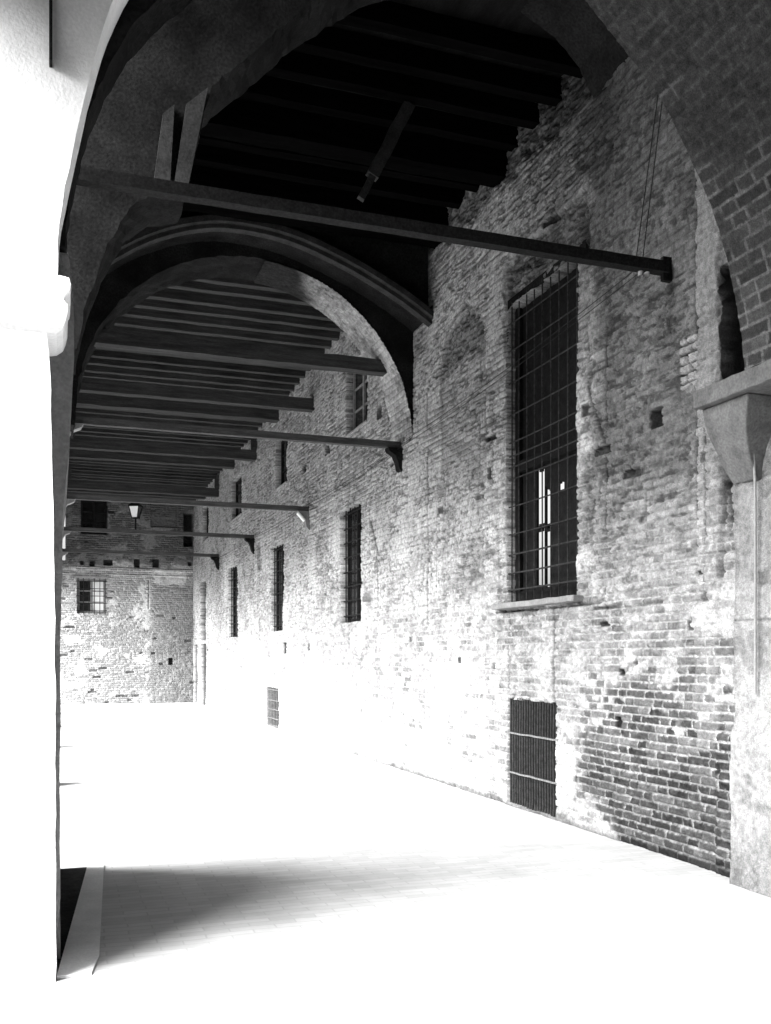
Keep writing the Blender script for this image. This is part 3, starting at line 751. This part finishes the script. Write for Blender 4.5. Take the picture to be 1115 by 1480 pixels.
# ================================================================== arcade on the left (opens on the courtyard)
arc = thing('arcade_wall', 'arcaded wall on the left between portico and courtyard, seen almost edge on', 'wall', (-.4, 20, 0))
bays = [(7.6, 12.4), (12.9, 17.7), (18.2, 23.15), (23.65, 28.65), (29.15, 34.5)]
bm = B()
pts = [(7.6, 3.4)]
for a, b in bays:
    c, r_ = (a+b)/2, (b-a)/2; ry = .78 if a < 8 else .85
    pts += [(c - r_*math.cos(t*math.pi/16), 3.45 + (r_*ry)*math.sin(t*math.pi/16)) for t in range(17)]
pts[-1] = (34.45, 3.45)
def sp_y(bm, pts, x0, x1, zt):
    prev = None
    for a, z_ in pts:
        q = [bm.verts.new((x0, a, z_)), bm.verts.new((x1, a, z_)), bm.verts.new((x1, a, zt)), bm.verts.new((x0, a, zt))]
        if prev:
            for k in range(4): bm.faces.new((prev[k], prev[(k+1)%4], q[(k+1)%4], q[k]))
        else: bm.faces.new(q)
        prev = q
    bm.faces.new(prev[::-1])
sp_y(bm, pts, -.85, -.03, 8.29); put(arc, 'arch_wall', bm, M['plaster'])
bm = B(); box(bm, -.028, .20, 7.6, 34.5, 5.75, 8.28); put(arc, 'upper_lining', bm, M['plaster'])
for i, (a, b) in enumerate([(12.42, 12.88), (17.72, 18.18), (23.17, 23.63), (28.67, 29.13)]):
    bm = B(); box(bm, -.83, -.04, a+.02, b-.02, 0, 3.30); box(bm, -.88, -.01, a-.03, b+.03, 3.30, 3.448)
    p_ = obj('arcade_pier', bm, M['pale']); tag(p_, ['arcade pier at the foot of the round arch, second along the left side', 'third arcade pier along the left side', 'fourth arcade pier along the left side', 'last arcade pier before the end wall on the left'][i], 'pier', 'arcade piers')
# unseen bay at the camera: walls added, opening narrowed to darken the near arch
bm = B(); box(bm, -.9, W+.4, -7.4, -7, -.3, 8.3); b_ = obj('rear_blocking_wall', bm, M['plaster']); tag(b_, 'added wall behind the camera, out of view, keeping light from the near bay', 'wall')
bm = B(); box(bm, -.85, -.05, -7, 4.95, 4.95, 8.29); box(bm, -.85, -.28, -7, 1.6, -.3, 4.95)
b_ = obj('near_arcade_blocking_wall', bm, M['plaster']); tag(b_, 'unseen arcade wall next to the camera, its opening narrowed to dim the near arch', 'wall')

# ================================================================== kerb, dark wedge by the pier
bm = B()
q = [(.0, 5.0), (.225, 7.62), (.345, 7.62), (.215, 5.3), (.165, 5.0)]
a = [bm.verts.new((x, y, .0)) for x, y in q]; b = [bm.verts.new((x, y, .014)) for x, y in q]
bm.faces.new(b)
for k in range(len(q)): bm.faces.new((a[k], a[(k+1) % len(q)], b[(k+1) % len(q)], b[k]))
kb = obj('kerb_stone', bm, M['pale']); tag(kb, 'pale diagonal kerb stone on the paving beside the near pier', 'kerb')
bm = B()
q = [(.004, 5.05), (.218, 7.58), (.02, 7.58)]
a = [bm.verts.new((x, y, .004)) for x, y in q]; bm.faces.new(a)  # thin dark sheet laid flat on the paving
dr = obj('dark_wedge', bm, M['dark']); tag(dr, 'dark flat wedge between the near pier and the pale kerb', 'earth')

# ================================================================== lantern on the fourth tie
lx = 1.784; LY = 23.4; lz = 4.67
lan = thing('lantern', 'four sided street lantern standing on the fourth tie beam with one glass pane whitened as if catching the light', 'lantern', (lx, LY, lz))
bm = B(); tube(bm, [(lx, LY, lz), (lx, LY, lz+.26)], .02, 8); put(lan, 'stem', bm, M['iron'])
def fr4(z, s): return [Vector((lx + s*a, LY + s*b, z)) for a, b in ((-1, -.35), (.35, -1), (1, .35), (-.35, 1))]
b0, b1, b2 = fr4(lz+.28, .09), fr4(lz+.56, .165), fr4(lz+.67, .05)
bm = B()
for k in range(4):
    bar(bm, b0[k], b1[k], .02); bar(bm, b0[k], b0[(k+1) % 4], .025); bar(bm, b1[k], b1[(k+1) % 4], .025)
put(lan, 'frame', bm, M['iron'])
for k in range(4):
    bm = B(); vs_ = [bm.verts.new(v) for v in (b0[k]*1, b0[(k+1) % 4], b1[(k+1) % 4], b1[k])]; bm.faces.new(vs_)
    put(lan, 'pane', bm, M['palepane'] if k == 0 else M['glass'])  # reflection on the pane facing the courtyard painted in as white
bm = B(); vs0 = [bm.verts.new(v + Vector((0, 0, .015))) for v in fr4(lz+.56, .18)]; vs1 = [bm.verts.new(v) for v in b2]
for k in range(4): bm.faces.new((vs0[k], vs0[(k+1) % 4], vs1[(k+1) % 4], vs1[k]))
bm.faces.new(vs1); bm.faces.new(vs0[::-1]); put(lan, 'cap', bm, M['iron'])

# ================================================================== cables
def sag(a, b, s, n=14):
    a, b = Vector(a), Vector(b); return [a.lerp(b, i/n) - Vector((0, 0, s*4*(i/n)*(1-i/n))) for i in range(n+1)]
for i, dx in enumerate((0, .06)):
    bm = B()
    x_ = W - .10 - dx
    P0 = (x_-.02, 6.0-dx, 7.6); P1 = (x_ - .18, 6.42, 4.66); P2 = (W-.10, 12.6, 4.55 + dx*1.0); P3 = (W-.12, 17.9, 4.5+dx*.8); P4 = (W-.12, 23.4, 4.55+dx*.8); P5 = (W-.12, 28.9, 4.6)
    pts = sag(P0, P1, 0, 4)[:-1] + sag(P1, P2, .05)[:-1] + sag(P2, P3, .06)[:-1] + sag(P3, P4, .06)[:-1] + sag(P4, P5, .05)
    tube(bm, pts, .0045, 4)
    tag(obj('cable', bm, M['iron']), ['upper one of two thin electric cables hanging along the brick wall', 'lower one of two thin electric cables hanging along the brick wall'][i], 'cable', 'electric cables along the wall')
# bolted bearings of the cables on the near tie
bm = B(); tube(bm, [(W-.28, 6.34, 4.62), (W-.28, 6.34, 4.58)], .02, 8); tube(bm, [(W-.34, 6.34, 4.62), (W-.34, 6.34, 4.585)], .02, 8)
tag(obj('cable_insulator', bm, M['roll']), 'small insulators under the near tie beam where the twin cables turn', 'insulator')
